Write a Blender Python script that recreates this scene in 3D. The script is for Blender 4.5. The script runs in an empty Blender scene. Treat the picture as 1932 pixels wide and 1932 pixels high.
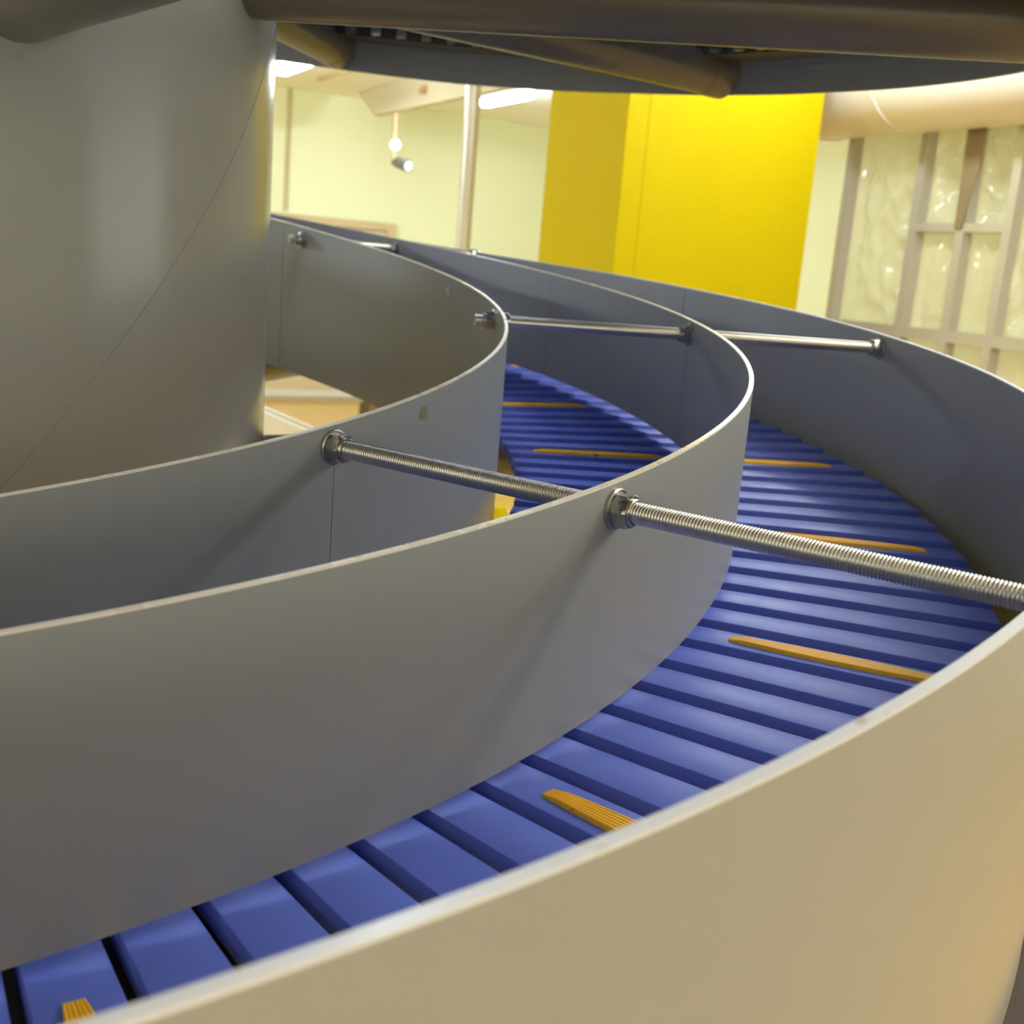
import bpy, bmesh, math, random
import numpy as np
from mathutils import Vector, Matrix, noise
random.seed(7)
PI = math.pi
sc = bpy.context.scene
col = sc.collection

# ------------------------------------------------------------------ dimensions
S = 1.3                       # outer guard radius in metres
EYE = 1.96                    # camera height above the floor
AX, AY = -0.5756, 1.0414      # spiral axis in guard radii, camera at the origin
RA, RB, RC = 0.5567, 0.7723, 1.0
RD = 0.326
Z0, P = -0.1856, 0.5178
HA, HB, HC, ZB = 0.1976, 0.1359, 0.2542, 0.145
RBI, RBO = 0.578, 0.973
PITCH = 0.05                  # slat pitch in radians
PHI0 = 0.541
RODS = [0.954, 1.7975, 2.645]
ARMS = [0.725, 1.448, 2.185, 2.925]

def zh(phi, dz=0.0):
    return Z0 + P * phi / (2 * PI) + dz

def W(r, phi, z):
    return Vector(((AX + r * math.sin(phi)) * S, (AY - r * math.cos(phi)) * S, z * S + EYE))

A1 = math.radians(60.5)
E1 = Vector((math.sin(A1), math.cos(A1), 0))
E2 = Vector((-math.cos(A1), math.sin(A1), 0))
def R(u, v, z=0.0):           # room frame, z above the camera height
    p = E1 * u + E2 * v
    return Vector((p.x, p.y, z + EYE))
def AT(az, t, z=0.0):
    a = math.radians(az)
    return Vector((t * math.sin(a), t * math.cos(a), z + EYE))
def uv(az, t):
    p = AT(az, t)
    return p.x * E1.x + p.y * E1.y, p.x * E2.x + p.y * E2.y

# ------------------------------------------------------------------ materials
def mat(name, color, rough=0.5, metal=0.0, spec=0.5, var=0.0, scale=6.0, rvar=0.0, bump=0.0, bscale=40.0, emit=None, estr=0.0, coat=0.0, stretch=None, color2=None, croughness=0.1):
    m = bpy.data.materials.new(name); m.use_nodes = True
    nt = m.node_tree; b = nt.nodes['Principled BSDF']
    b.inputs['Base Color'].default_value = (*color, 1)
    b.inputs['Roughness'].default_value = rough
    b.inputs['Metallic'].default_value = metal
    b.inputs['Specular IOR Level'].default_value = spec
    b.inputs['Coat Weight'].default_value = coat
    b.inputs['Coat Roughness'].default_value = croughness
    if emit:
        b.inputs['Emission Color'].default_value = (*emit, 1); b.inputs['Emission Strength'].default_value = estr
    if var or rvar or bump:
        tc = nt.nodes.new('ShaderNodeTexCoord'); mp = nt.nodes.new('ShaderNodeMapping')
        nt.links.new(tc.outputs['Object'], mp.inputs['Vector'])
        if stretch: mp.inputs['Scale'].default_value = stretch
        n = nt.nodes.new('ShaderNodeTexNoise'); n.inputs['Scale'].default_value = scale; n.inputs['Detail'].default_value = 4
        nt.links.new(mp.outputs['Vector'], n.inputs['Vector'])
        if var:
            mx = nt.nodes.new('ShaderNodeMix'); mx.data_type = 'RGBA'
            c2 = color2 or tuple(max(0, c * (1 - var)) for c in color)
            mx.inputs['A'].default_value = (*color, 1); mx.inputs['B'].default_value = (*c2, 1)
            nt.links.new(n.outputs['Fac'], mx.inputs['Factor']); nt.links.new(mx.outputs['Result'], b.inputs['Base Color'])
        if rvar:
            mr = nt.nodes.new('ShaderNodeMapRange')
            mr.inputs['From Min'].default_value = .3; mr.inputs['From Max'].default_value = .7
            mr.inputs['To Min'].default_value = rough - rvar; mr.inputs['To Max'].default_value = rough + rvar
            nt.links.new(n.outputs['Fac'], mr.inputs['Value']); nt.links.new(mr.outputs['Result'], b.inputs['Roughness'])
        if bump:
            n2 = nt.nodes.new('ShaderNodeTexNoise'); n2.inputs['Scale'].default_value = bscale; n2.inputs['Detail'].default_value = 3
            nt.links.new(mp.outputs['Vector'], n2.inputs['Vector'])
            bp = nt.nodes.new('ShaderNodeBump'); bp.inputs['Strength'].default_value = bump; bp.inputs['Distance'].default_value = .002
            nt.links.new(n2.outputs['Fac'], bp.inputs['Height']); nt.links.new(bp.outputs['Normal'], b.inputs['Normal'])
    return m

M = {}
M['grey'] = mat('grey_paint', (.292, .312, .332), .34, 0, .5, var=.06, scale=1.2, rvar=.05, bump=.06, bscale=420)
M['drum'] = mat('drum_paint', (.288, .308, .340), .2, 0, .7, var=.04, scale=.9)
M['arm'] = mat('arm_paint', (.125, .125, .124), .3, 0, .5, var=.08, scale=3, rvar=.05)
M['dark'] = mat('dark_steel', (.06, .061, .065), .4, .1, .4, var=.2, scale=9)
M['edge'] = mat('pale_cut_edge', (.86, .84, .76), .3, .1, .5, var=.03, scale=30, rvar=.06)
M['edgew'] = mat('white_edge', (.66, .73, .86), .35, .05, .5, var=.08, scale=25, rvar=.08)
M['blue'] = mat('blue_plastic', (.098, .155, .66), .46, 0, .35, var=.12, scale=14, rvar=.06, bump=.05, bscale=300)
M['orange'] = mat('orange_grip', (.93, .55, .03), .4, 0, .4, var=.18, scale=40)
M['zinc'] = mat('zinc_steel', (.50, .51, .50), .32, .92, .5, var=.05, scale=30)
M['nut'] = mat('zinc_nut', (.42, .43, .43), .26, .9, .5, var=.1, scale=30, rvar=.04)
M['wall'] = mat('pale_yellow_wall', (.80, .85, .60), .8, 0, .3, var=.04, scale=3)
M['ceil'] = mat('cream_ceiling', (.86, .88, .86), .85, 0, .2, var=.03, scale=2)
M['floor'] = mat('ochre_floor', (.84, .53, .13), .4, 0, .5, var=.1, scale=2.5, rvar=.08)
M['yellow'] = mat('yellow_lacquer', (.53, .43, .0), .6, 0, .1, var=.08, scale=1.2, color2=(.50, .385, .0))
M['white'] = mat('white_enamel', (.80, .79, .74), .35, 0, .5, var=.05, scale=4)
M['duct'] = mat('white_duct', (.84, .81, .77), .4, .05, .5, var=.05, scale=4)
M['alu'] = mat('aluminium', (.52, .50, .44), .4, .4, .5, var=.12, scale=12)
M['pipe'] = mat('plastic_pipe', (.68, .68, .62), .22, .2, .6, var=.1, scale=8)
M['brown'] = mat('brown_metal', (.24, .18, .10), .5, .1, .4, var=.15, scale=8)
M['beige'] = mat('beige_laminate', (.78, .66, .42), .5, 0, .4, var=.06, scale=3)
M['tan'] = mat('tan_conduit', (.55, .42, .22), .5, 0, .4, var=.1, scale=8)
M['wood'] = mat('pale_wood', (.62, .50, .30), .55, 0, .4, var=.2, scale=6, stretch=(1, 1, 8))
M['bulb'] = mat('ball_lamp_glass', (.9, .9, .9), .3, 0, .5, emit=(1.0, .98, .95), estr=4.0)
M['cream'] = mat('cream_board', (.60, .55, .40), .6, 0, .3, var=.04, scale=3)
M['door'] = mat('tan_door', (.58, .49, .33), .5, 0, .4, var=.05, scale=4)
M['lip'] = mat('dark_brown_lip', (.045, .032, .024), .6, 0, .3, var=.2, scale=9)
M['base'] = mat('grey_base', (.42, .42, .40), .5, 0, .4, var=.12, scale=3)

def chip(m, scale=26.0, lo=.69, hi=.73, c=(.30, .20, .13)):
    nt = m.node_tree; b = nt.nodes['Principled BSDF']; old = b.inputs['Base Color'].links[0].from_socket
    tc = nt.nodes.new('ShaderNodeTexCoord'); n = nt.nodes.new('ShaderNodeTexNoise'); n.inputs['Scale'].default_value = scale; n.inputs['Detail'].default_value = 2
    nt.links.new(tc.outputs['Object'], n.inputs['Vector'])
    mr = nt.nodes.new('ShaderNodeMapRange'); mr.inputs['From Min'].default_value = lo; mr.inputs['From Max'].default_value = hi
    nt.links.new(n.outputs['Fac'], mr.inputs['Value'])
    mx = nt.nodes.new('ShaderNodeMix'); mx.data_type = 'RGBA'; mx.inputs['B'].default_value = (*c, 1)
    nt.links.new(mr.outputs['Result'], mx.inputs['Factor']); nt.links.new(old, mx.inputs['A']); nt.links.new(mx.outputs['Result'], b.inputs['Base Color'])
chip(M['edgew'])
chip(M['orange'], 60.0, .70, .73, (.25, .10, .01))

def film_mat():
    m = bpy.data.materials.new('clear_plastic_film'); m.use_nodes = True
    nt = m.node_tree; b = nt.nodes['Principled BSDF']; out = nt.nodes['Material Output']
    b.inputs['Base Color'].default_value = (.66, .64, .48, 1); b.inputs['Roughness'].default_value = .05
    b.inputs['Specular IOR Level'].default_value = .9
    tc = nt.nodes.new('ShaderNodeTexCoord'); n = nt.nodes.new('ShaderNodeTexNoise'); n.inputs['Scale'].default_value = 3.0
    nt.links.new(tc.outputs['Object'], n.inputs['Vector'])
    mr = nt.nodes.new('ShaderNodeMapRange'); mr.inputs['To Min'].default_value = .34; mr.inputs['To Max'].default_value = .6
    nt.links.new(n.outputs['Fac'], mr.inputs['Value'])
    tr = nt.nodes.new('ShaderNodeBsdfTransparent'); tr.inputs['Color'].default_value = (.95, .95, .88, 1)
    mx = nt.nodes.new('ShaderNodeMixShader')
    nt.links.new(mr.outputs['Result'], mx.inputs['Fac']); nt.links.new(tr.outputs[0], mx.inputs[1]); nt.links.new(b.outputs[0], mx.inputs[2])
    nt.links.new(mx.outputs[0], out.inputs['Surface'])
    return m
M['film'] = film_mat()

# ------------------------------------------------------------------ helpers
def link(name, me, m, parent=None, smooth=True, angle=35):
    o = bpy.data.objects.new(name, me); col.objects.link(o)
    if m: me.materials.append(m)
    if smooth and len(me.polygons):
        me.polygons.foreach_set('use_smooth', [True] * len(me.polygons))
        me.set_sharp_from_angle(angle=math.radians(angle))
    me.update()
    if parent:
        o.parent = parent; o.matrix_parent_inverse = Matrix.Identity(4)
        ml = parent_world(parent).inverted()
        me.transform(ml)
    return o

def parent_world(o):
    m = o.matrix_basis.copy()
    if o.parent: m = parent_world(o.parent) @ m
    return m

def obj(name, bm, m, parent=None, smooth=True, angle=35):
    bmesh.ops.recalc_face_normals(bm, faces=bm.faces[:])
    me = bpy.data.meshes.new(name); bm.to_mesh(me); bm.free()
    return link(name, me, m, parent, smooth, angle)

def recenter(o):
    """move a top-level mesh's origin to the bottom centre of its bounds"""
    vs = [v.co for v in o.data.vertices]
    c = Vector(((min(v.x for v in vs) + max(v.x for v in vs)) / 2, (min(v.y for v in vs) + max(v.y for v in vs)) / 2, min(v.z for v in vs)))
    o.data.transform(Matrix.Translation(-c)); o.location = c
    return o

def thing(name, label, cat, loc=(0, 0, 0), group=None):
    o = bpy.data.objects.new(name, None); col.objects.link(o)
    o.empty_display_size = .05; o.location = loc
    o['label'] = label; o['category'] = cat
    if group: o['group'] = group
    return o

def tag(o, label, cat, group=None):
    o['label'] = label; o['category'] = cat
    if group: o['group'] = group
    return o

def struct(o, label=None, cat=None):
    o['kind'] = 'structure'
    if label: o['label'] = label
    if cat: o['category'] = cat
    return o

def sheet(bm, r, t, ztop, zbot, p0, p1, n=None, caps=True):
    """helical sheet of thickness t; ztop/zbot functions of phi"""
    n = n or max(2, int((p1 - p0) / .012))
    prev = None
    for i in range(n + 1):
        ph = p0 + (p1 - p0) * i / n
        q = [bm.verts.new(W(r - t / 2, ph, zbot(ph))), bm.verts.new(W(r + t / 2, ph, zbot(ph))),
             bm.verts.new(W(r + t / 2, ph, ztop(ph))), bm.verts.new(W(r - t / 2, ph, ztop(ph)))]
        if prev:
            for k in range(4):
                bm.faces.new((prev[k], prev[(k + 1) % 4], q[(k + 1) % 4], q[k]))
        elif caps: bm.faces.new(q)
        prev = q
    if caps: bm.faces.new(prev[::-1])

def frame_of(d, up=Vector((0, 0, 1))):
    d = d.normalized()
    if abs(d.dot(up)) > .98: up = Vector((1, 0, 0))
    x = d.cross(up).normalized(); y = x.cross(d).normalized()
    return x, y, d

def tube(bm, pts, rad, seg=16, caps=True, closed=False):
    pts = [Vector(p) for p in pts]; rings = []
    for i, p in enumerate(pts):
        a = pts[max(i - 1, 0)]; b = pts[min(i + 1, len(pts) - 1)]
        x, y, d = frame_of(b - a)
        rr = rad[i] if hasattr(rad, '__len__') else rad
        rings.append([bm.verts.new(p + x * rr * math.cos(2 * PI * k / seg) + y * rr * math.sin(2 * PI * k / seg)) for k in range(seg)])
    for a, b in zip(rings[:-1], rings[1:]):
        for k in range(seg):
            bm.faces.new((a[k], a[(k + 1) % seg], b[(k + 1) % seg], b[k]))
    if caps:
        bm.faces.new(rings[0][::-1]); bm.faces.new(rings[-1])

def box(bm, o, ax, ay, az):
    """box from corner o spanned by three vectors"""
    v = [bm.verts.new(Vector(o) + ax * i + ay * j + az * k) for k in (0, 1) for j in (0, 1) for i in (0, 1)]
    for f in ((0, 2, 3, 1), (4, 5, 7, 6), (0, 1, 5, 4), (2, 6, 7, 3), (0, 4, 6, 2), (1, 3, 7, 5)):
        bm.faces.new([v[i] for i in f])

def bevel(bm, w, seg=2, angle=30):
    es = [e for e in bm.edges if len(e.link_faces) == 2 and e.calc_face_angle(0) > math.radians(angle)]
    bmesh.ops.bevel(bm, geom=es, offset=w, segments=seg, profile=.5, affect='EDGES')

def rbox(name, u0, u1, v0, v1, z0, z1, m, parent=None, bw=0.0):
    bm = bmesh.new()
    box(bm, R(u0, v0, z0), E1 * (u1 - u0), E2 * (v1 - v0), Vector((0, 0, z1 - z0)))
    if bw: bevel(bm, bw)
    return obj(name, bm, m, parent, smooth=bool(bw))

def prism(bm, poly, thick, d):
    """extrude polygon (list of Vectors) by vector d*thick"""
    a = [bm.verts.new(p) for p in poly]; b = [bm.verts.new(p + d * thick) for p in poly]
    bm.faces.new(a); bm.faces.new(b[::-1])
    for i in range(len(poly)):
        j = (i + 1) % len(poly); bm.faces.new((a[i], b[i], b[j], a[j]))

def interp(x, xs, ys): return float(np.interp(x, xs, ys))

# ------------------------------------------------------------------ room
FL = -EYE                       # floor, relative to the camera height
CE = 1.18                       # ceiling
UR, UL, VB, VF = 6.0, -6.0, 8.5, -4.5
struct(rbox('floor', UL, UR, VF, VB, FL - .1, FL, M['floor']))
struct(rbox('ceiling', UL, UR, VF, VB, CE, CE + .1, M['ceil']))
struct(rbox('wall_back', UL - .1, UR + .1, VB, VB + .1, FL, CE, M['wall']))
struct(rbox('wall_right', UR, UR + .1, VF, VB, FL, CE, M['wall']))
struct(rbox('wall_left', UL - .1, UL, VF, VB, FL, CE, M['wall']))
struct(rbox('wall_front', UL - .1, UR + .1, VF - .1, VF, FL, CE, M['wall']))

# door in the back wall, only its head shows over the guards
du0, du1 = uv(-12.6, 8.8)[0], uv(-5.55, 8.53)[0]
dw = 1.0
fr = bmesh.new()
for (a, b, c, d) in ((du1 - dw - .12, du1 + .05, FL + 2.18, FL + 2.24), (du1 - .02, du1 + .05, FL, FL + 2.18), (du1 - dw - .12, du1 - dw, FL, FL + 2.18)):
    box(fr, R(a, VB - .05, c), E1 * (b - a), E2 * .05, Vector((0, 0, d - c)))
door = struct(obj('door_1', fr, M['wood'], smooth=False))
bm = bmesh.new(); box(bm, R(du1 - dw, VB - .03, FL + .01), E1 * (dw - .02), E2 * .028, Vector((0, 0, 2.165)))
obj('door_leaf', bm, M['door'], door, smooth=False)
# pale trim board running along the wall left of the door head
bm = bmesh.new(); box(bm, R(du0 - 1.5, VB - .035, FL + 2.13), E1 * (du1 - dw - .13 - du0 + 1.5), E2 * .035, Vector((0, 0, .11)))
struct(obj('trim_1', bm, M['wood'], smooth=False))

# ------------------------------------------------------------------ ceiling lamps
# strength and tint of the room lamps and the added fill sources
LIGHTS = {
    'drumside': (82, (.92, 1.02, 1.08)),
    'pipeside': (190, (.92, 1.02, 1.08)),
    'back': (105, (.92, 1.02, 1.08)),
    'duct': (38, (.92, 1.02, 1.08)),
    'left': (16, (.92, 1.02, 1.08)),
    'leftback': (120, (.92, 1.02, 1.08)),
    'right': (36, (.92, 1.02, 1.08)),
    'fill_center': (40, (.92, 1.02, 1.08)),  # unseen lamp added to brighten the inner slat lane
    'fill_warm_a': (0, (1, .84, .56)),  # added warm fill, switched off
    'near': (9, (.92, 1.02, 1.08)),  # unseen lamp added for the near outer guard and its rim
    'fill_warm_c': (8, (1, .84, .56)),  # unseen lamp added to warm the near outer guard
    'fill_warm_d': (50, (1, .84, .56)),  # unseen lamp added to warm the right part of the outer guard
    'behind': (4, (.92, 1.02, 1.08)),  # unseen lamp added as weak fill from the viewer's side
    'fill_left': (1.5, (.92, 1.02, 1.08)),  # unseen pane row placed to light the far guards
    'fill_front': (4.7, (1.0, .93, .76)),  # unseen glowing panes added to brighten the near outer guard
    'fill_right': (1.5, (.92, 1.02, 1.08)),  # unseen glowing panes added as fill from the right
}
def glow(key, name):
    e, c = LIGHTS[key]
    return mat(name, (.9, .9, .88), .4, 0, .3, emit=c, estr=e)
def lamp(key, u, v, L, label, w=.11, h=.075, z=1.09):
    if LIGHTS[key][0] <= 0: return
    t = thing('ceiling_lamp', label, 'lamp', R(u, v, z), 'linear ceiling lamps')
    bm = bmesh.new()
    prof = [(-w / 2, 0), (-w / 2 * .9, -h * .6), (-w * .3, -h), (w * .3, -h), (w / 2 * .9, -h * .6), (w / 2, 0)]
    prism(bm, [R(u + a, v - L / 2, z + b) for a, b in prof], L, E2); bevel(bm, .012, 2)
    obj('diffuser', bm, glow(key, 'lamp_diffuser'), t)
    bm = bmesh.new(); box(bm, R(u - w * .45, v - L / 2 + .01, z + .001), E1 * w * .9, E2 * (L - .02), Vector((0, 0, .03)))
    obj('housing', bm, M['white'], t, smooth=False)
    for s in (-.3, .3):
        bm = bmesh.new(); tube(bm, [R(u, v + s * L, z + .031), R(u, v + s * L, CE)], .006, 8)
        obj('hanger', bm, M['alu'], t)
def uvw(r, ph):
    p = W(r, ph, 0); return p.x * E1.x + p.y * E1.y, p.x * E2.x + p.y * E2.y
LU, LV = uv(-12.2, 7.1); lamp('drumside', LU, LV, .5, 'bright linear ceiling lamp beside the drum, left of the pale pipe', .12, .045)
LU, LV = uv(-1.9, 7.6); lamp('pipeside', LU, LV, .62, 'bright linear ceiling lamp between the pale pipe and the yellow cladding', .075, .038)
for (k, u, v, L, lab) in (('duct', 2.62, 2.7, 1.0, 'linear ceiling lamp beside the white round duct'), ('right', 2.62, .5, 1.5, 'bright linear ceiling lamp to the right of the spiral'),
                          ('left', -3.6, .4, 1.5, 'linear ceiling lamp on the far left of the spiral'), ('leftback', -3.6, 4.2, 1.5, 'linear ceiling lamp at the left behind the drum'),
                          ('fill_center', *uvw(.5, 2.3), .5, 'unseen fill lamp added straight above the spiral beside the drum'), ('back', .2, 5.6, .9, 'linear ceiling lamp between spiral and back wall'),
                          ('behind', -1.2, -3.0, 1.5, 'unseen fill lamp added far behind the viewer')):
    lamp(k, u, v, L, lab)
for k, r, ph, lab in (('fill_warm_a', 1.5, .15, 'added warm fill lamp outside the guard, above and left of the viewer'), ('near', 1.5, .62, 'added neutral fill lamp outside the guard, right above the viewer'),
                      ('fill_warm_c', 1.5, 1.15, 'added warm fill lamp outside the guard, right of the viewer'), ('fill_warm_d', 1.75, 1.5, 'added warm fill lamp right of the spiral, near the partition')):
    p = W(r, ph, 0); lamp(k, p.x * E1.x + p.y * E1.y, p.x * E2.x + p.y * E2.y, .8, lab)

def fill_window(key, name, o, d, nrm, n, wd):
    """unseen row of n glowing panes, added as fill light, from room point o (u, v) along d, standing off the wall by nrm"""
    if LIGHTS[key][0] <= 0: return
    P0 = R(o[0], o[1], 0); g = glow(key, 'fill_window_glow')
    bm = bmesh.new(); box(bm, P0 + Vector((0, 0, -1.05)) + nrm * .001, d * (n * wd + .1), nrm * .06, Vector((0, 0, .08)))
    wl = struct(obj(name, bm, M['white'], smooth=False))
    for i in range(n):
        bm = bmesh.new(); box(bm, P0 + d * (i * wd + .09) + Vector((0, 0, -.96)) + nrm * .002, d * (wd - .09), nrm * .02, Vector((0, 0, 1.62))); obj('fill_pane', bm, g, wl, smooth=False)
    for i in range(n + 1):
        bm = bmesh.new(); box(bm, P0 + d * (i * wd) + Vector((0, 0, -.97)) + nrm * .001, d * .09, nrm * .05, Vector((0, 0, 1.64))); obj('fill_mullion', bm, M['white'], wl, smooth=False)
fill_window('fill_left', 'fill_window_1', (UL, -4.4), E2, E1, 3, 1.3)
fill_window('fill_front', 'fill_window_2', (-3.0, VF), E1, E2, 3, 1.3)
fill_window('fill_right', 'fill_window_3', (UR, -3.6), E2, -E1, 3, 1.1)

# ------------------------------------------------------------------ spiral conveyor
CB = Vector((AX * S, AY * S, 0))
# centre drum
bm = bmesh.new(); n = 160; rings = []
for z in np.linspace(FL / S + .02, (CE - .002) / S, 24):
    rings.append([bm.verts.new(W(RD, 2 * PI * k / n, z)) for k in range(n)])
for a, b in zip(rings[:-1], rings[1:]):
    for k in range(n): bm.faces.new((a[k], a[(k + 1) % n], b[(k + 1) % n], b[k]))
bm.faces.new(rings[0]); bm.faces.new(rings[-1])
drum = thing('center_drum', 'wide grey sheet metal drum in the middle of the spiral', 'drum', CB)
obj('drum_shell', bm, M['drum'], drum, angle=60)
bm = bmesh.new()
tube(bm, [W(RD + .0002, ph, -.171 + .384 * (ph - .713)) for ph in np.linspace(.1, 2.4, 160)], .0002 * S, 6)
obj('weld_seam', bm, M['drum'], drum)
bm = bmesh.new()
n = 120; lo = [bm.verts.new(W(.86, 2 * PI * k / n, FL / S)) for k in range(n)]; hi = [bm.verts.new(W(.86, 2 * PI * k / n, FL / S + .02)) for k in range(n)]
for k in range(n): bm.faces.new((lo[k], lo[(k + 1) % n], hi[(k + 1) % n], hi[k]))
bm.faces.new(lo); bm.faces.new(hi)
obj('base_plate', bm, M['base'], drum, angle=60)

# guards
def corrC(ph): return interp(ph, [1.95, 2.2, 2.36, 2.5, 2.7, 3.4], [0, -.0016, -.0026, -.0055, -.0082, -.0082])
def corrA(ph): return interp(ph, [2.2, 2.5, 2.7], [0, .001, .002])
EH = .0012
def guard(name, label, r, t, h, breaks, corr, edge_m, dz=0.0, holes=(), rod_holes=True):
    th = thing(name, label, 'guard', CB, 'helical side guards')
    for a, b in zip(breaks[:-1], breaks[1:]):
        bm = bmesh.new()
        sheet(bm, r, t, lambda p: zh(p) + dz + corr(p) - EH, lambda p: zh(p) + dz + corr(p) - h, a + .0006, b - .0006)
        o = obj('panel', bm, M['grey'], th, angle=50)
        for (hp, hh, hr) in holes:
            if a < hp < b:
                cb = bmesh.new()
                c0 = W(r - .03, hp, zh(hp) + dz + hh); c1 = W(r + .03, hp, zh(hp) + dz + hh)
                tube(cb, [c0, c1], hr * S, 28)
                bmesh.ops.recalc_face_normals(cb, faces=cb.faces[:])
                cm = bpy.data.meshes.new('tmp'); cb.to_mesh(cm); cb.free()
                co = bpy.data.objects.new('tmp', cm); col.objects.link(co)
                md = o.modifiers.new('b', 'BOOLEAN'); md.object = co; md.operation = 'DIFFERENCE'; md.solver = 'EXACT'
                bpy.context.view_layer.update()
                dg = bpy.context.evaluated_depsgraph_get()
                nm = bpy.data.meshes.new_from_object(o.evaluated_get(dg))
                o.modifiers.clear(); o.data = nm
                bpy.data.objects.remove(co); nm.set_sharp_from_angle(angle=math.radians(50))
    bm = bmesh.new()
    sheet(bm, r, t, lambda p: zh(p) + dz + corr(p), lambda p: zh(p) + dz + corr(p) - EH, breaks[0], breaks[-1])
    o = obj('top_edge', bm, edge_m, th, angle=50); o['label'] = 'bright pale top edge'
    return th
PS, PE = -1.5, 4.3
ga = guard('inner_guard', 'grey inner guard, innermost curved band next to the drum', RA, .0032, HA, [PS, .957, 2.7, PE], corrA, M['edge'],
           holes=[(1.132, -.0157, .0062), (2.096, -.0148, .0062)])
gb = guard('lane_divider', 'grey middle guard dividing the blue slat belt into two lanes', RB, .0036, HB, [PS, 1.803, 2.243, PE], lambda p: 0.0, M['edge'])
gc = guard('outer_guard', 'grey outer guard, its near side large and tan in front of the belt', RC, .0048, HC, [PS, 2.213, PE], corrC, M['edgew'])
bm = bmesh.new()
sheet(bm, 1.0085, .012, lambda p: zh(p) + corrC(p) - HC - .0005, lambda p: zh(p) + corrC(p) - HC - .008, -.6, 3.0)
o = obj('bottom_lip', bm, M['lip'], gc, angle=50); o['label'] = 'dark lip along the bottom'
gu = guard('outer_guard', 'dark outer guard of the upper turn curving overhead across the top', RC, .0048, HC, [-.9, 2.213, PE], corrC, M['edgew'], dz=P)

# carrier rails under the belt
def rails(parent, dz, a, b):
    for (r, t, z1, z2) in ((.735, .10, -.172, -.19), (.955, .05, -.168, -.216)):
        bm = bmesh.new()
        sheet(bm, r, t, lambda p: zh(p) + dz + z1, lambda p: zh(p) + dz + z2, a, b, n=int((b - a) / .025))
        obj('carrier_rail', bm, M['dark'], parent, angle=50)

belt = thing('slat_belt', 'blue plastic slat conveyor belt with yellow grips between the grey guards', 'conveyor belt', CB)
def slat_bm(ph, dz=0.0, bm=None, bev=True):
    bm2 = bmesh.new()
    z1 = zh(ph) - ZB + dz; z0 = z1 - .0125
    rad = Vector((math.sin(ph), -math.cos(ph), 0)); tan = Vector((math.cos(ph), math.sin(ph), 0))
    vs = []
    for z in (z0, z1):
        for r, w in ((RBI, .0256), (RBO, .0402)):
            c = W(r, ph, z)
            vs += [bm2.verts.new(c - tan * w * S / 2), bm2.verts.new(c + tan * w * S / 2)]
    for f in ((0, 1, 3, 2), (4, 6, 7, 5), (0, 4, 5, 1), (2, 3, 7, 6), (0, 2, 6, 4), (1, 5, 7, 3)):
        bm2.faces.new([vs[i] for i in f])
    if bev:
        es = [e for e in bm2.edges]
        bmesh.ops.bevel(bm2, geom=es, offset=.0014, segments=2, profile=.5, affect='EDGES')
    return bm2

def strip_bm(ph, r0, r1, z):
    bm = bmesh.new(); N = 28; ribs = 6
    tan = Vector((math.cos(ph), math.sin(ph), 0)); rows = []
    hts = []
    # ribbed profile across the strip
    prof = [(-.5, 0.0)]
    for i in range(ribs):
        x0 = -.5 + i / ribs; prof += [(x0 + .06 / ribs, .78), (x0 + .3 / ribs, 1.0), (x0 + .7 / ribs, 1.0), (x0 + .94 / ribs, .78)]
    prof.append((.5, 0.0))
    for i in range(N + 1):
        s = i / N; w = (.0085 + .0085 * math.sin(PI * s) ** .9) * S
        e = min(1, .55 + 6 * min(s, 1 - s)); c = W(r0 + (r1 - r0) * s, ph, z)
        rows.append([bm.verts.new(c + tan * x * w + Vector((0, 0, h * .0042 * e))) for x, h in prof])
    for a, b in zip(rows[:-1], rows[1:]):
        for k in range(len(prof) - 1): bm.faces.new((a[k], a[k + 1], b[k + 1], b[k]))
        bm.faces.new((a[0], b[0], b[-1], a[-1]))
    bm.faces.new(rows[0][::-1]); bm.faces.new(rows[-1])
    return bm

K0, K1 = -3, 46
for k in range(K0, K1):
    ph = PHI0 + PITCH * (k + .5)
    s = obj('slat', slat_bm(ph), M['blue'], belt, angle=40)
    if k % 6 == 0:
        for r0, r1 in ((.604, .746), (.796, .941)):
            g = obj('grip_strip', strip_bm(ph - .002, r0, r1, zh(ph) - ZB - .0002), M['orange'], s, angle=25)
            g['label'] = 'yellow ribbed grip strip'
def run(name, ks, dz):
    big = bmesh.new()
    for k in ks:
        b2 = slat_bm(PHI0 + PITCH * (k + .5), dz, bev=False)
        me = bpy.data.meshes.new('tmp'); b2.to_mesh(me); b2.free(); big.from_mesh(me); bpy.data.meshes.remove(me)
    o = obj(name, big, M['blue'], belt, smooth=False); o['kind'] = 'stuff'
run('slat_run', list(range(-38, K0)) + list(range(K1, 74)), 0.0)
run('upper_slat_run', range(-20, 74), P)
rails(belt, 0.0, PS, PE)
rails(belt, P, -.9, PE)
bm = bmesh.new()
for k in range(14, 54):
    ph = PHI0 + PITCH * (k + .5); rad = Vector((math.sin(ph), -math.cos(ph), 0)); tan = Vector((math.cos(ph), math.sin(ph), 0))
    box(bm, W(.918, ph, zh(ph) + P - .214) - tan * .011, tan * .022, rad * .012, Vector((0, 0, .066)))
o = obj('chain_links', bm, M['nut'], belt, smooth=False); o['kind'] = 'stuff'

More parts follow.
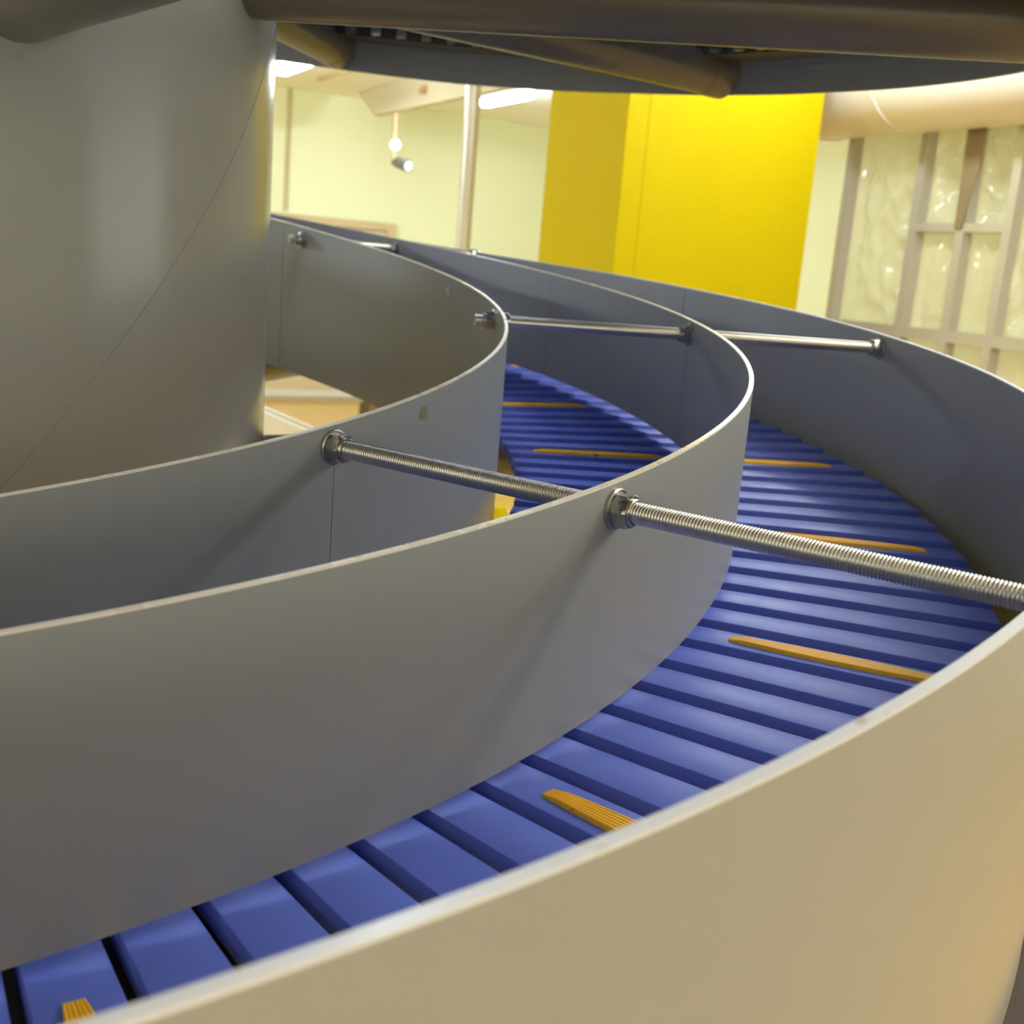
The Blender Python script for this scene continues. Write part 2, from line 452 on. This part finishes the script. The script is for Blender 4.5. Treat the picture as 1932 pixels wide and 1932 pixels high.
# support arms
def arm(ph, dz, label):
    t = thing('support_arm', label, 'support arm', W(RD, ph, 0), 'support arms of the spiral')
    z = zh(ph) + dz
    bm = bmesh.new(); tube(bm, [W(.30, ph, z), W(.958, ph, z)], .031 * S, 40, caps=True); obj('tube', bm, M['arm'], t, angle=50)
    bm = bmesh.new(); tube(bm, [W(.958, ph, z), W(.975, ph, z), W(.984, ph, z), W(.9955, ph, z)], [.0315 * S, .033 * S, .033 * S, .033 * S], 40); obj('end_flange', bm, M['arm'], t, angle=30)
for ph, lab in zip(ARMS, ('dark round support arm overhead at the top left corner, joined to the drum', 'thick dark support arm crossing the top of the view from the drum',
                          'dark support arm overhead slanting down to the outer guard of the upper turn', 'dark support arm overhead close to the drum above the bright lamp')):
    arm(ph, {0: .280, 1: .2855, 2: .2895, 3: .2875}[ARMS.index(ph)], lab)
for ph, lab in zip(ARMS[1:], ('dark support arm under the slat belt, lowest of those below it', 'dark support arm under the slat belt behind the lane divider', 'dark support arm under the slat belt behind the drum')):
    arm(ph, .287 - P, lab)

# threaded tie rods
def thread_bm(a, b, r, pitch, seg=22, per=5, deep=.00115):
    bm = bmesh.new(); d = (b - a); L = d.length; x, y, dd = frame_of(d)
    n = int(L / pitch * per); prev = None
    for i in range(n + 1):
        s = L * i / n; ring = []
        for k in range(seg):
            th = 2 * PI * k / seg
            f = (s / pitch - th / (2 * PI)) % 1.0
            rr = r - deep * (abs(2 * f - 1)) ** 1.3
            ring.append(bm.verts.new(a + dd * s + x * rr * math.cos(th) + y * rr * math.sin(th)))
        if prev:
            for k in range(seg): bm.faces.new((prev[k], prev[(k + 1) % seg], ring[(k + 1) % seg], ring[k]))
        else: bm.faces.new(ring[::-1])
        prev = ring
    bm.faces.new(prev)
    return bm

def nut_bm(c, d, af, th, rot):
    bm = bmesh.new(); x, y, dd = frame_of(d)
    rc = af / math.cos(PI / 6) / 2; seg = 48; prof = ((0, 0.88), (.0012, 1.0), (th - .0018, 1.0), (th, .86))
    rings = []
    for (z, f) in prof:
        ring = []
        for k in range(seg):
            a = 2 * PI * k / seg
            hexr = (af / 2) / math.cos(((a + rot) % (PI / 3)) - PI / 6)
            rr = min(hexr, rc * (f if f < 1 else 1.0))
            ring.append(bm.verts.new(c + dd * z + x * rr * math.cos(a) + y * rr * math.sin(a)))
        rings.append(ring)
    for p, q in zip(rings[:-1], rings[1:]):
        for k in range(seg): bm.faces.new((p[k], p[(k + 1) % seg], q[(k + 1) % seg], q[k]))
    bm.faces.new(rings[0][::-1]); bm.faces.new(rings[-1])
    # collar round the thread on the outer face
    tube(bm, [c + dd * th, c + dd * (th + .0014), c + dd * (th + .0022)], [af * .43, af * .43, af * .39], 32)
    return bm

def rod(i, ph, label, pitch, per, deep=.00115):
    t = thing('threaded_rod', label, 'tie rod', W(RA, ph, zh(ph) - .0155), 'tie rods across the guards')
    z = zh(ph) - .0155
    a, b = W(RA - .022, ph, z), W(RC + .018, ph, z)
    obj('shaft', thread_bm(a, b, .0062 * S, pitch, per=per, deep=deep), M['zinc'], t, angle=80)
    d = Vector((math.sin(ph), -math.cos(ph), 0))
    for r, tk in ((RA, .0032), (RB, .0036), (RC, .0048)):
        for s in (-1, 1):
            c = W(r + s * (tk / 2), ph, z)
            bm = bmesh.new(); tube(bm, [c, c + d * s * .0022, c + d * s * .003], [.0118 * S, .0118 * S, .0108 * S], 40)
            w = obj('washer', bm, M['nut'], t, angle=30)
            obj('nut', nut_bm(c + d * s * .003, d * s, .0178 * S, .0118, 0.0), M['nut'], t, angle=22)
rod(0, RODS[0], 'near threaded steel tie rod with large coarse thread across the guards', .0024, 6)
rod(1, RODS[1], 'middle steel tie rod between the guards, above the blue belt', .0024, 4, .0003)
rod(2, RODS[2], 'far steel tie rod, mostly hidden, its end showing beside the drum', .0024, 4, .0003)

# ------------------------------------------------------------------ things in the room
# yellow cladding
t4 = 4.0; cu, cv = uv(4.05, t4)
yb = thing('yellow_enclosure', 'tall bright yellow clad enclosure standing behind the spiral', 'enclosure', R(cu, cv, FL))
L1, L2 = .87, .53
bm = bmesh.new(); box(bm, R(cu + .001, cv, FL), E1 * (L1 - .001), E2 * .02, Vector((0, 0, CE - FL - .02))); bevel(bm, .003)
obj('front_panel', bm, M['yellow'], yb)
bm = bmesh.new(); box(bm, R(cu, cv + .004, FL), E1 * .02, E2 * (L2 - .004), Vector((0, 0, CE - FL - .02))); bevel(bm, .003)
obj('side_panel', bm, M['yellow'], yb)
bm = bmesh.new(); box(bm, R(cu + .02, cv + L2 - .02, FL), E1 * (L1 - .02), E2 * .02, Vector((0, 0, CE - FL - .02)))
box(bm, R(cu + L1 - .02, cv + .02, FL), E1 * .02, E2 * (L2 - .04), Vector((0, 0, CE - FL - .02)))
obj('rear_panel', bm, M['yellow'], yb, smooth=False)
bm = bmesh.new(); box(bm, R(cu + .088, cv - .002, FL), E1 * .0035, E2 * .002, Vector((0, 0, CE - FL - .02)))
obj('joint_strip', bm, M['yellow'], yb, smooth=False)

# pale vertical pipe
pu, pv = uv(-3.55, 4.6)
bm = bmesh.new(); tube(bm, [R(pu, pv, FL), R(pu, pv, CE)], .031, 28)
tag(recenter(obj('vertical_pipe', bm, M['pipe'])), 'pale grey vertical pipe standing left of the yellow enclosure', 'pipe')
# conduit on the back wall
cu2, _ = uv(-11.62, 8.55)
bm = bmesh.new()
for dx in (-.011, .011): tube(bm, [R(cu2 + dx, VB - .012, FL + 2.26), R(cu2 + dx, VB - .012, CE)], .0045, 10)
tag(recenter(obj('wall_conduit', bm, M['tan'])), 'thin double tan conduit running up the pale yellow wall', 'conduit')
# thin conduits on the ceiling
for (az, t, L, lab) in ((-11.0, 8.25, 1.2, 'thin brown conduit on the ceiling near the pale hanging panel'), (.0, 8.5, .7, 'thin brown conduit on the ceiling next to the yellow enclosure')):
    u, v = uv(az, t); bm = bmesh.new(); tube(bm, [R(u, v, CE - .012), R(u, v - L, CE - .012)], .012, 10)
    tag(recenter(obj('ceiling_conduit', bm, M['tan'])), lab, 'conduit')
# white soffit under the ceiling
su, sv = uv(-8.3, 8.4)
so = thing('hanging_panel', 'pale panel with a slanted end hanging from the cream ceiling', 'panel', R(su, sv, .99))
bm = bmesh.new()
prism(bm, [R(su, sv + .34, CE - .001), R(su, sv, .99), R(su, sv - 3.2, .99), R(su, sv - 3.2, CE - .001)], .05, E1); bevel(bm, .006)
obj('board', bm, M['cream'], so)
bm = bmesh.new(); x, y = uv(-7.0, 7.62); tube(bm, [R(su - .001, y - .1, 1.08), R(su - .03, y - .1, 1.08), R(su - .05, y - .1, 1.06)], [.03, .025, .01], 20)
obj('sensor', bm, M['tan'], so)
# spotlights on a hanging stem
hu, hv = uv(-7.25, 8.1); hu = su + .025; hv = hu * math.tan(math.radians(60.5 + 7.25))
sp = thing('spotlight_bar', 'stem hanging under the pale panel with a lit ball lamp and a spotlight', 'spotlight', R(hu, hv, .98))
bm = bmesh.new(); tube(bm, [R(hu, hv, .9895), R(hu, hv, .64)], .014, 12); tube(bm, [R(hu, hv, .66), R(hu + .03, hv - .02, .64)], .02, 12); obj('stem', bm, M['tan'], sp)
bm = bmesh.new(); bmesh.ops.create_uvsphere(bm, u_segments=24, v_segments=14, radius=.034); bmesh.ops.translate(bm, verts=bm.verts, vec=R(hu - .005, hv - .04, .772)); obj('ball_lamp', bm, M['bulb'], sp, angle=180)
bm = bmesh.new(); a = R(hu + .01, hv + .02, .67); b = R(hu + .055, hv - .14, .635)
tube(bm, [a, a + (b - a) * .3, b, b + (b - a) * .02], [.022, .036, .043, .04], 24); obj('spot_head', bm, M['arm'], sp, angle=40)
bm = bmesh.new(); tube(bm, [b + (b - a) * .021, b + (b - a) * .03], .032, 24); obj('spot_lens', bm, M['white'], sp, angle=40)

# round white duct
bm = bmesh.new(); du, dzc, dr = 3.38, .885, .262
tube(bm, [R(du, 4.6, dzc), R(du, -1.0, dzc)], dr, 64)
dk = thing('round_duct', 'big white round ventilation duct under the ceiling at the right', 'duct', R(du, 4.6, dzc - dr))
obj('duct_tube', bm, M['duct'], dk, angle=50)
for v in (3.62, 3.2, 2.3):
    bm = bmesh.new(); tube(bm, [R(du, v, dzc), R(du, v - .02, dzc)], dr + .004, 64); obj('duct_clamp', bm, M['white'], dk, angle=50)

# framed partition with plastic film
UP = 3.5
pt = thing('film_partition', 'aluminium framed partition hung with crumpled clear plastic film', 'partition', R(UP, 3.0, FL))
vs = [UP * math.tan(math.radians(60.5 - a)) for a in (15.0, 18.25, 20.35, 22.35, 24.9, 28.0)]
zt, zr, zm = .70, -.115, .285
mw = .036
for i, v in enumerate(vs):
    bm = bmesh.new(); box(bm, R(UP - .025, v - mw / 2, FL), E1 * .05, E2 * mw, Vector((0, 0, zt - FL))); bevel(bm, .004); obj('mullion', bm, M['alu'], pt)
for z in (zr, zt - .02, FL + .3):
    bm = bmesh.new(); box(bm, R(UP - .0245, vs[-1] + mw / 2, z - .022), E1 * .049, E2 * (vs[0] - vs[-1] - mw), Vector((0, 0, .044))); bevel(bm, .004); obj('rail', bm, M['alu'], pt)
for i in (1, 2):
    bm = bmesh.new(); box(bm, R(UP - .024, vs[i + 1] + mw / 2, zm - .016), E1 * .048, E2 * (vs[i] - vs[i + 1] - mw), Vector((0, 0, .032))); bevel(bm, .004); obj('transom', bm, M['alu'], pt)
def film(v0, v1, z0, z1, seed, amp):
    bm = bmesh.new(); nx, nz = 36, 56; g = []
    for j in range(nz + 1):
        row = []
        for i in range(nx + 1):
            v = v0 + (v1 - v0) * i / nx; z = z0 + (z1 - z0) * j / nz
            q = Vector((v * 5 + seed * 7.3, z * 3.4, seed))
            a = .8 * noise.noise(q * .8) + 1.5 * abs(noise.noise(q * 1.5 + Vector((3, 1, 2)))) + .5 * abs(noise.noise(q * 3.4))
            e = min(1, 6 * min(i / nx, 1 - i / nx)) * min(1, 6 * min(j / nz, 1 - j / nz))
            row.append(bm.verts.new(R(UP + .034 + amp * a * e, v, z)))
        g.append(row)
    for j in range(nz):
        for i in range(nx): bm.faces.new((g[j][i], g[j][i + 1], g[j + 1][i + 1], g[j + 1][i]))
    obj('film_pane', bm, M['film'], pt, angle=180)
sd = 0
for i in range(5):
    zs = [FL + .32, zr - .02, zm, zt - .04] if i in (1, 2) else [FL + .32, zr - .02, zt - .04]
    for z0, z1 in zip(zs[:-1], zs[1:]):
        sd += 1; film(vs[i + 1] + .01, vs[i] - .01, z0, z1, sd, .055 if z1 > .3 else .02)
bm = bmesh.new()
prism(bm, [R(UP - .03, vs[2] + .03, zt), R(UP - .03, vs[2] - .055, zt), R(UP - .03, vs[2] - .05, zt - .2), R(UP - .03, vs[2] - .01, zt - .42), R(UP - .03, vs[2] + .02, zt - .42)], .004, -E1)
obj('dark_flap', bm, M['brown'], pt, smooth=False)

# white sloping conveyor behind the spiral
c0, c1 = AT(-17, 4.6, -.52), AT(-.4, 3.62, -.80)
wc = thing('white_conveyor', 'white sloping conveyor seen low behind the spiral', 'conveyor', (c0.x, c0.y, 0))
d = (c1 - c0); dl = d.length; dx = d.normalized(); side = dx.cross(Vector((0, 0, 1))).normalized()
bm = bmesh.new(); box(bm, c0 + Vector((0, 0, -.30)), d, side * -.02, Vector((0, 0, .30))); bevel(bm, .005); obj('side_guard', bm, M['white'], wc)
bm = bmesh.new(); box(bm, c0 - side * .13 + Vector((0, 0, -.26)), d, side * .11, Vector((0, 0, .03))); obj('bed', bm, M['white'], wc, smooth=False)
bm = bmesh.new(); box(bm, c0 - side * .15 + Vector((0, 0, -.30)), d, side * .02, Vector((0, 0, .27))); obj('side_guard', bm, M['white'], wc, smooth=False)
bm = bmesh.new(); tube(bm, [c0 + side * .05 + Vector((0, 0, -.17)), c1 + side * .05 + Vector((0, 0, -.17))], .012, 12); obj('hand_rail', bm, M['alu'], wc)
for f in (.12, .3, .36, .6, .85):
    bm = bmesh.new(); p = c0 + d * f; box(bm, p + Vector((0, 0, -.2)), dx * .045, side * .06, Vector((0, 0, .07))); obj('rail_bracket', bm, M['tan'], wc, smooth=False)
for f in (.05, .45, .85):
    p = c0 + d * f - side * .11
    bm = bmesh.new(); box(bm, Vector((p.x, p.y, 0)), dx * .06, side * .06, Vector((0, 0, p.z - .27))); obj('leg', bm, M['alu'], wc, smooth=False)

# beige counter with a grey rail in front of the back wall
ku0, ku1 = uv(-15.5, 7.3)[0], uv(-8.05, 7.3)[0]
kv = uv(-10.0, 7.3)[1]
kb = thing('beige_counter', 'beige counter with grey top rail, low behind the drum', 'counter', R((ku0 + ku1) / 2, kv + .15, FL))
bm = bmesh.new(); box(bm, R(ku0, kv, FL), E1 * (ku1 - ku0), E2 * .3, Vector((0, 0, -.93 - FL))); bevel(bm, .01); obj('body', bm, M['beige'], kb)
bm = bmesh.new(); box(bm, R(ku0, kv - .02, -.93), E1 * (ku1 - ku0 + .02), E2 * .34, Vector((0, 0, .035))); bevel(bm, .006); obj('top_rail', bm, M['alu'], kb)
ku2 = ku1 + .08
bm = bmesh.new(); box(bm, R(ku2, kv, FL), E1 * .16, E2 * .2, Vector((0, 0, 1.22))); bevel(bm, .006)
tag(recenter(obj('brown_post', bm, M['brown'])), 'short dark brown post beside the beige counter', 'post')
# yellow post low behind the inner guard
yu, yv = uv(-1.05, 3.3)
bm = bmesh.new(); tube(bm, [R(yu, yv, FL), R(yu, yv, -.72), R(yu, yv, -.70)], [.05, .05, .04], 24)
tag(recenter(obj('yellow_post', bm, M['yellow'])), 'yellow guard post on the floor seen low between guard and belt', 'post')

# ------------------------------------------------------------------ camera, world, view
F, pit, roll = 2096.6, .2140, .0817
fw = Vector((0, math.cos(pit), -math.sin(pit))); up0 = Vector((0, math.sin(pit), math.cos(pit))); rt0 = Vector((1, 0, 0))
rt = rt0 * math.cos(roll) + up0 * math.sin(roll); up = -rt0 * math.sin(roll) + up0 * math.cos(roll)
cam = bpy.data.cameras.new('camera'); co = bpy.data.objects.new('camera', cam); col.objects.link(co)
mw_ = Matrix((rt, up, -fw)).transposed().to_4x4(); mw_.translation = Vector((0, 0, EYE)); co.matrix_world = mw_
cam.sensor_width = 36; cam.lens = 36 * F / 1932; cam.clip_start = .01
cam.dof.use_dof = True; cam.dof.focus_distance = .86; cam.dof.aperture_fstop = 10.0
sc.camera = co
w = bpy.data.worlds.new('world'); sc.world = w; w.use_nodes = True
w.node_tree.nodes['Background'].inputs['Color'].default_value = (.5, .5, .5, 1); w.node_tree.nodes['Background'].inputs['Strength'].default_value = 0.0
sc.view_settings.view_transform = 'Standard'; sc.view_settings.look = 'None'; sc.view_settings.gamma = 1; sc.view_settings.use_curve_mapping = False
sc.view_settings.exposure = -0.08
sc.cycles.use_denoising = True
sc.cycles.max_bounces = 10; sc.cycles.diffuse_bounces = 6; sc.cycles.glossy_bounces = 5; sc.cycles.transparent_max_bounces = 16
sc.cycles.sample_clamp_indirect = 6
